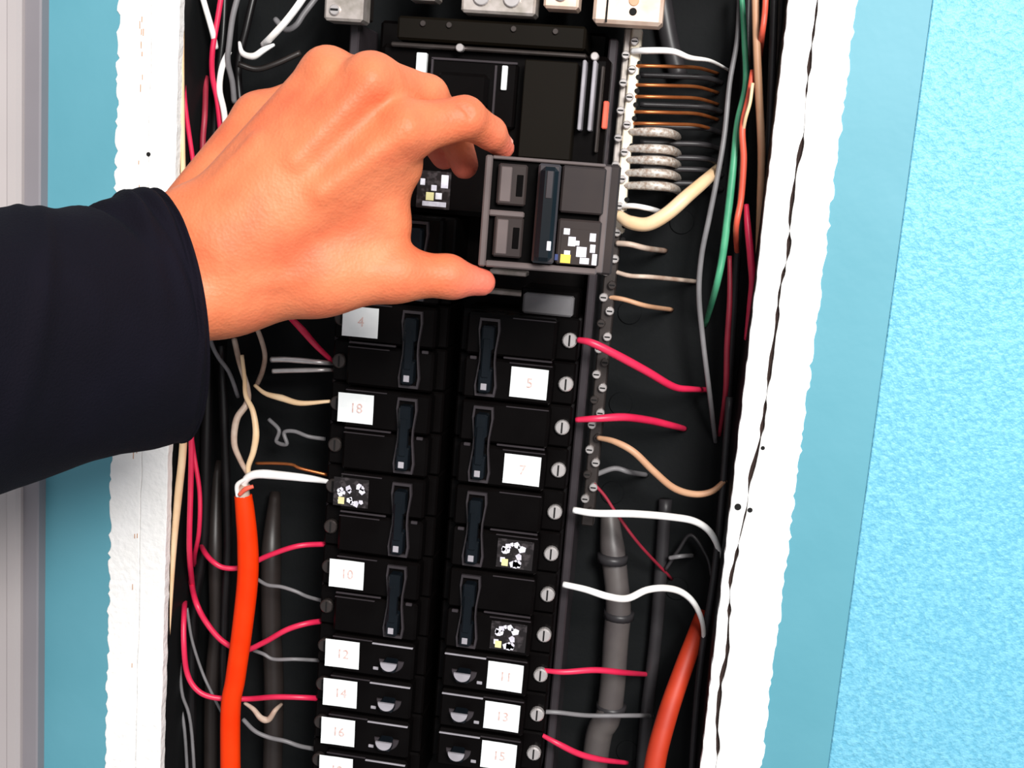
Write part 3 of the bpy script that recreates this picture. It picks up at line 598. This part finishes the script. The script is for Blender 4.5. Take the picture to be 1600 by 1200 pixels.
wr('bright red wire standing at the right edge of the box', 'red', [1.3, 1.8, 2.0, 1.8, 1.2], [(1166, 320, 34), (1168, 350, 30), (1173, 400, 28), (1176, 440, 28), (1172, 480, 32), (1166, 530, 42)])
wr('long grey wire meandering down the right gutter', 'gwire', [1.3, 1.4, 1.5, 1.5, 1.3], [(1156, -20, 66), (1152, 60, 62), (1140, 130, 56), (1132, 210, 50), (1120, 280, 48), (1108, 340, 48), (1096, 400, 50), (1092, 460, 52), (1098, 530, 54), (1108, 610, 58), (1118, 690, 66)])
wr('dull maroon wire at the lower end of the bright red one', 'dred', [1.2, 1.6, 1.6, 1.1], [(1140, 400, 54), (1140, 470, 50), (1136, 540, 50), (1134, 610, 54), (1124, 680, 64)])
for i, pts in enumerate(([(1210, -20, 40), (1206, 120, 38), (1200, 260, 38), (1190, 400, 42), (1176, 560, 46)], [(1170, -20, 70), (1166, 120, 66), (1158, 300, 62), (1148, 460, 64), (1138, 640, 68)],
                         [(1140, 620, 50), (1130, 760, 48), (1116, 900, 48), (1090, 1080, 50), (1070, 1400, 52)], [(1222, -20, 50), (1216, 120, 50), (1204, 300, 50), (1186, 480, 54), (1160, 640, 60)])):
    wr(['dark wire in the shade right of the long tan wire', 'dark wire deep behind the green wire', 'dark wire in the shade at the lower right side of the box', 'rightmost dark wire against the upper right side of the box'][i], 'dwire', 2.0, pts, 'dark wires along the right side')
wire('cable', 'short fat grey ribbed cable in the bottom right of the box', 'cable', 'conduit', [6, 8.5, 8.2, 8.8, 8.6, 8.8, 9.2, 8], [(952, 800, 84), (956, 850, 78), (962, 900, 74), (966, 950, 72), (962, 1000, 72), (958, 1060, 72), (950, 1120, 72), (932, 1170, 74), (915, 1400, 76)], n=16)
for (u, v) in ((957, 872), (967, 960), (955, 1105)):
    p = P(u, v, 73); pts = [p + np.array([0, 0, 3.]), p - np.array([0, 0, 3.])]
    o = tube(MB(), [np.array([0, 0, 2.5]), np.array([0, 0, -2.5])], 10.3, 16).build('cable_tie', 'dwire', None, p, smooth=True); tag(o, {872: 'highest dark band round the fat grey cable', 960: 'middle dark band round the fat grey cable', 1105: 'lowest dark band round the fat grey cable'}[v], 'cable tie')
wire('cable', 'thick dark orange cable rising from the bottom right corner of the box', 'cable', 'rust', [6.8, 7.0, 6.6, 6.0, 5.0], [(1004, 1420, 14), (1016, 1270, 20), (1024, 1190, 24), (1042, 1120, 32), (1062, 1060, 42), (1084, 1000, 56), (1098, 960, 74)], n=14)
wire('cable', 'dim black cable beside the fat grey cable at lower right', 'cable', 'dwire', 4.5, [(1040, 780, 84), (1032, 900, 82), (1024, 1000, 82), (1010, 1120, 82), (1000, 1240, 82)], n=12)
wire('cable', 'dull grey-green cable behind the tan swooping wire', 'cable', 'dwire', 6, [(1030, -30, 82), (1045, 60, 82), (1060, 120, 84)], n=12)

# ------------------------------------------------------------------ the hand (one continuous skin surface)
def surface_nets(f, lo, hi, step):
    ax = [np.arange(lo[i], hi[i] + step, step) for i in range(3)]
    X = np.stack(np.meshgrid(*ax, indexing='ij'), -1).astype(np.float32); V = f(X); s = V < 0
    nx, ny, nz = V.shape
    acc = np.zeros((nx - 1, ny - 1, nz - 1, 3), np.float32); cnt = np.zeros((nx - 1, ny - 1, nz - 1), np.float32)
    c = [(a, b, d) for a in (0, 1) for b in (0, 1) for d in (0, 1)]
    sl = lambda q: tuple(slice(q[i], V.shape[i] - 1 + q[i]) for i in range(3))
    for a in c:
        for i in range(3):
            if a[i]: continue
            b = list(a); b[i] = 1; va, vb = V[sl(a)], V[sl(b)]; x = (va < 0) != (vb < 0)
            t = np.where(x, va / np.where(x, va - vb, 1), 0); pt = np.stack([a[k] + (t if k == i else 0) for k in range(3)], -1) if False else None
            for k in range(3): acc[..., k] += np.where(x, a[k] + (t if k == i else 0), 0)
            cnt += x
    act = cnt > 0; idx = -np.ones(act.shape, np.int64); idx[act] = np.arange(act.sum())
    ijk = np.argwhere(act); verts = (ijk + acc[act] / cnt[act][:, None]) * step + np.array(lo)
    faces = []
    for i in range(3):
        j, k = (i + 1) % 3, (i + 2) % 3
        a = [slice(None)] * 3; b = [slice(None)] * 3; a[i] = slice(0, -1); b[i] = slice(1, None)
        sa, sb = s[tuple(a)], s[tuple(b)]; e = np.argwhere(sa != sb)
        e = e[(e[:, j] > 0) & (e[:, k] > 0) & (e[:, j] < V.shape[j] - 1) & (e[:, k] < V.shape[k] - 1)]
        oj = np.zeros(3, int); oj[j] = 1; ok = np.zeros(3, int); ok[k] = 1
        g = lambda q: idx[q[:, 0], q[:, 1], q[:, 2]]
        q = np.stack([g(e - oj - ok), g(e - ok), g(e), g(e - oj)], 1)
        fl = ~sa[tuple(e.T)]; q[fl] = q[fl][:, ::-1]; faces.append(q)
    return verts, np.concatenate(faces)
def cap(X, a, b, ra, rb):
    a = np.array(a, np.float32); b = np.array(b, np.float32); d = b - a; t = np.clip(((X - a) @ d) / (d @ d), 0, 1)
    return np.linalg.norm(X - a - t[..., None] * d, axis=-1) - (ra + (rb - ra) * t)
def smin(a, b, k):
    h = np.maximum(k - np.abs(a - b), 0) / k; return np.minimum(a, b) - h * h * k * .25
def J(u, v, Y): return P(u, v, Y)
hand_joints = dict(
    WU=J(296, 352, -150), WL=J(348, 448, -148), WM=J(335, 405, -152),
    I0=J(372, 395, -150), I1=J(634, 203, -136), I2=J(726, 184, -122), I3=J(766, 208, -106), I4=J(786, 231, -94),
    M0=J(345, 370, -154), M1=J(580, 128, -136), M2=J(668, 150, -108), M3=J(708, 206, -78), M4=J(726, 258, -66),
    R0=J(316, 350, -150), R1=J(512, 117, -128), R2=J(596, 128, -96), R3=J(668, 200, -70), R4=J(694, 244, -62),
    L0=J(290, 330, -127), L1=J(404, 184, -100), L2=J(480, 146, -82), L3=J(560, 190, -55), L4=J(600, 226, -48),
    T0=J(345, 452, -140), T1=J(500, 432, -132), T2=J(618, 428, -122), T3=J(700, 432, -112), T4=J(753, 441, -104))
j = hand_joints
def sdf(X):
    # forearm and wrist
    d = cap(X, j['WU'], J(120, 450, -190), 16.5, 17); d = smin(d, cap(X, j['WL'], J(160, 520, -186), 20.5, 20), 14)
    d = smin(d, cap(X, j['WU'], j['WL'], 16.5, 20.5), 8)
    # metacarpals and palm
    for a, b, ra, rb in (('I0', 'I1', 19, 13.5), ('M0', 'M1', 18, 13.2), ('R0', 'R1', 15.5, 12.6), ('L0', 'L1', 13, 12)):
        d = smin(d, cap(X, j[a], j[b], ra, rb), 10)
    d = smin(d, cap(X, J(430, 360, -136), J(560, 250, -124), 22, 19), 12)          # palm
    d = smin(d, cap(X, J(330, 330, -124), J(440, 190, -100), 13, 11), 12)          # little-finger edge of the palm
    # thumb side
    d = smin(d, cap(X, j['T0'], j['T1'], 20.5, 18), 14); d = smin(d, cap(X, j['T1'], j['T2'], 18, 13.4), 10)
    d = smin(d, cap(X, J(520, 400, -126), J(618, 262, -122), 17, 12.5), 14)        # first web
    d = smin(d, cap(X, J(560, 400, -118), J(600, 350, -118), 15, 13), 12)
    th = smin(cap(X, j['T2'], j['T3'], 13.4, 10.1), cap(X, j['T3'], j['T4'], 10.1, 6.9), 4); th = smin(th, cap(X, j['T3'], j['T3'] + np.array([3, 2, -2.]), 9.6, 8.5), 4)
    d = smin(d, th, 6)
    # fingers
    for n_, rs, k in (('L', (11.5, 9, 8, 6.6), 7), ('R', (12.2, 9.8, 8.6, 7.2), 7), ('M', (12.6, 10, 8.8, 7.4), 7), ('I', (12.6, 10, 8.0, 5.8), 7)):
        fg = cap(X, j[n_ + '1'], j[n_ + '2'], rs[0], rs[1])
        fg = smin(fg, cap(X, j[n_ + '2'], j[n_ + '3'], rs[1], rs[2]), 3); fg = smin(fg, cap(X, j[n_ + '3'], j[n_ + '4'], rs[2], rs[3]), 2.5)
        # neighbouring fingers meet with a crease, not a fillet: blend only near the knuckle
        near = np.clip(1 - (np.linalg.norm(X - j[n_ + '1'], axis=-1) - 12) / 14, .12, 1) * k
        h = np.maximum(near - np.abs(d - fg), 0) / near; d = np.minimum(d, fg) - h * h * near * .25
    # knuckle heads, tendons, a vein
    toc = lambda p, m_: p + (CAM - p) / np.linalg.norm(CAM - p) * m_
    for q, m_, r in (('I1', 7, 8.2), ('M1', 7, 8), ('R1', 6.5, 7.6), ('L1', 5, 7)):
        c = toc(j[q], m_); d = smin(d, np.linalg.norm(X - c, axis=-1) - r, 5)
    for q, m_, r in (('I2', 3.2, 7.8), ('M2', 3.2, 7.8), ('R2', 3, 7.4)):
        c = toc(j[q], m_); d = smin(d, np.linalg.norm(X - c, axis=-1) - r, 4)
    for a, b, ma, mb_ in (('I0', 'I1', 16.6, 12), ('M0', 'M1', 16.4, 12), ('R0', 'R1', 14.2, 11.5)):
        d = smin(d, cap(X, toc(j[a] * .5 + j[b] * .5, ma - .8), toc(j[b], mb_), 1.8, 2.8), 9)
    d = smin(d, cap(X, toc(J(300, 338, -150), 13.6), toc(J(400, 225, -142), 12), 2.2, 2.6), 6)
    # thumb tendon
    d = smin(d, cap(X, toc(J(400, 440, -142), 17), toc(J(600, 424, -122), 11), 2, 2.2), 6)
    # creases over the index joint and the thumb joint
    def crease(d, p, q, r, m_): return -smin(-d, cap(X, toc(p, m_), toc(q, m_), r, r), 1.6)
    for k in (-4, 0, 4):
        d = crease(d, J(722 + k * 1.6, 160, -122), J(738 + k * 1.6, 182, -122), .55, 10.2)
    return d
lo = np.array([-245, -222, 10.]); hi = np.array([35, -36, 205.])
fa, fb = P(120, 450, -190), P(160, 520, -186)
lo[0] = min(fa[0], fb[0]) - 5; hi = np.array([12., -36., 190.])
V_, F_ = surface_nets(sdf, lo, hi, 1.5)
me = bpy.data.meshes.new('hand'); base = P(335, 405, -150)
me.vertices.add(len(V_)); me.vertices.foreach_set('co', ((V_ - base) * MM).ravel())
me.loops.add(F_.size); me.loops.foreach_set('vertex_index', F_.ravel())
me.polygons.add(len(F_)); me.polygons.foreach_set('loop_start', np.arange(0, F_.size, 4)); me.polygons.foreach_set('loop_total', np.full(len(F_), 4))
me.polygons.foreach_set('use_smooth', [True] * len(F_)); me.update(calc_edges=True); me.validate()
rosy = np.zeros(len(V_))
for q, rad in (('I4', 20), ('I3', 16), ('T4', 26), ('M4', 18), ('R4', 18), ('L4', 18), ('I2', 12), ('M2', 12), ('M1', 14)):
    rosy = np.maximum(rosy, np.clip(1 - np.linalg.norm(V_ - j[q], axis=1) / rad, 0, 1) * (.9 if q[1] == '4' else .5))
at = me.attributes.new('rosy', 'FLOAT', 'POINT'); at.data.foreach_set('value', rosy.astype(np.float32))
me.materials.append(MT['skin'])
hand = bpy.data.objects.new('person', me); COL.objects.link(hand); hand.location = Vector(base) * MM
tag(hand, 'left hand in a dark sleeve reaching from the left to pinch the grey-brown breaker', 'person')
sm = hand.modifiers.new('smooth', 'SMOOTH'); sm.factor = .5; sm.iterations = 3
def nail(p, along, out, L, Wd, lab=None):
    along = np.array(along, float); along /= np.linalg.norm(along); out = np.array(out, float); out -= along * (out @ along); out /= np.linalg.norm(out); side = np.cross(along, out)
    vs = []; n = 8; m_ = 8; r = Wd / 2 * 1.12
    for dd in (0, -.5):
        for i in range(n + 1):
            for k in range(m_ + 1):
                a = (k / m_ - .5) * 2.0; l = (i / n - .5) * L; tap = 1 - .25 * max(0, abs(i / n - .5) * 2 - .6) / .4
                vs.append(p - base + along * l + side * (math.sin(a) * r * tap) + out * ((math.cos(a) - 1) * r + dd))
    K = (n + 1) * (m_ + 1); fs = []
    for i in range(n):
        for k in range(m_):
            q = (i * (m_ + 1) + k, (i + 1) * (m_ + 1) + k, (i + 1) * (m_ + 1) + k + 1, i * (m_ + 1) + k + 1); fs += [q, tuple(K + t for t in reversed(q))]
    return MB().add(vs, fs).build('fingernail', 'nail', hand, smooth=True)
ti = j['I4'] - j['I3']
nail(j['I4'] * .75 + j['I3'] * .25 + np.array([4.6, -1.2, 4.4]), ti, (1, -.25, .9), 8.5, 8)
tt = j['T4'] - j['T3']
nail(j['T4'] * .85 + j['T3'] * .15 + np.array([-.5, -6.2, 3.2]), tt, (-.05, -.9, .5), 9.5, 9)

# sleeve
S_ = [((228, 311), (290, 690), -140, 41, 0), ((219, 309), (282, 692), -144, 42, .7), ((208, 310), (270, 694), -149, 42, 0), ((180, 312), (238, 701), -160, 43, 0), ((150, 320), (190, 709), -172, 44, 0), ((115, 326), (145, 722), -184, 45, 0),
      ((80, 331), (105, 736), -195, 46, 0), ((40, 334), (55, 752), -206, 47, 0), ((0, 336), (8, 768), -218, 48, 0), ((-60, 336), (-60, 792), -234, 50, 0), ((-130, 326), (-135, 822), -252, 52, 0), ((-230, 328), (-240, 860), -275, 54, 0), ((-360, 330), (-370, 905), -300, 56, 0)]
NT = 72; rings = []
for t_, b_, Y, dep, bulge in S_:
    pt, pb = P(*t_, Y), P(*b_, Y); c = (pt + pb) / 2
    fr = P((t_[0] + b_[0]) / 2 + 62, (t_[1] + b_[1]) / 2 - 34, Y - dep); rings.append((c, (pt - pb) / 2, fr - c, bulge))
def interp(i, n_):
    t = i / n_ * (len(rings) - 1); k = min(int(t), len(rings) - 2); f_ = t - k
    return [rings[k][q] * (1 - f_) + rings[k + 1][q] * f_ for q in range(4)]
NR = 110; vs = []
rr = random.Random(3)
folds = [(rr.uniform(.05, .9), rr.uniform(-1.2, 1.6), rr.uniform(.02, .05), rr.uniform(-.5, .5), rr.uniform(1.4, 3.2)) for _ in range(9)] + [(.40, .1, .028, -.46, -3.4), (.22, .7, .02, -.3, -1.8), (.55, -.9, .03, .3, 2.6)]
for lay in (0, 1):
    for i in range(NR + 1):
        c, up, dep, bl = interp(i, NR); c2 = interp(min(i + 1, NR), NR)[0]; c1 = interp(max(i - 1, 0), NR)[0]
        u_ = up; near = dep / np.linalg.norm(dep); s = i / NR
        for k in range(NT):
            a = 2 * math.pi * k / NT; aa = (a + math.pi) % (2 * math.pi) - math.pi      # 0 = top, pi/2 = towards the viewer
            r = 1.0; dd = 0
            for (s0, a0, ws, sl, am) in folds:
                x = (s - s0 - sl * .25 * (aa - a0)) / ws; y = (aa - a0) / 1.1; dd += 1.5 * am * math.exp(-x * x - y * y)
            dd += .5 * math.sin(7 * aa + 18 * s) * min(1, s * 6)
            if i <= 3 : dd += .8 * math.sin(i / 3 * math.pi)
            if i == 5: dd -= .9
            w_ = 1 - (1.7 if lay else 0) / 50.
            dirv = u_ / np.linalg.norm(u_) * math.cos(a) + near * math.sin(a)
            vs.append(c + (u_ * math.cos(a) + dep * math.sin(a)) * w_ + dirv * dd - base)
K = (NR + 1) * NT; fs = []
for i in range(NR):
    for k in range(NT):
        q = (i * NT + k, i * NT + (k + 1) % NT, (i + 1) * NT + (k + 1) % NT, (i + 1) * NT + k); fs += [q, tuple(K + t for t in reversed(q))]
for k in range(NT): fs += [(k, K + k, K + (k + 1) % NT, (k + 1) % NT), (NR * NT + k, NR * NT + (k + 1) % NT, K + NR * NT + (k + 1) % NT, K + NR * NT + k)]
o = MB().add(vs, fs).build('sleeve', 'cloth', hand, smooth=True); o['label'] = 'dark navy cloth sleeve'
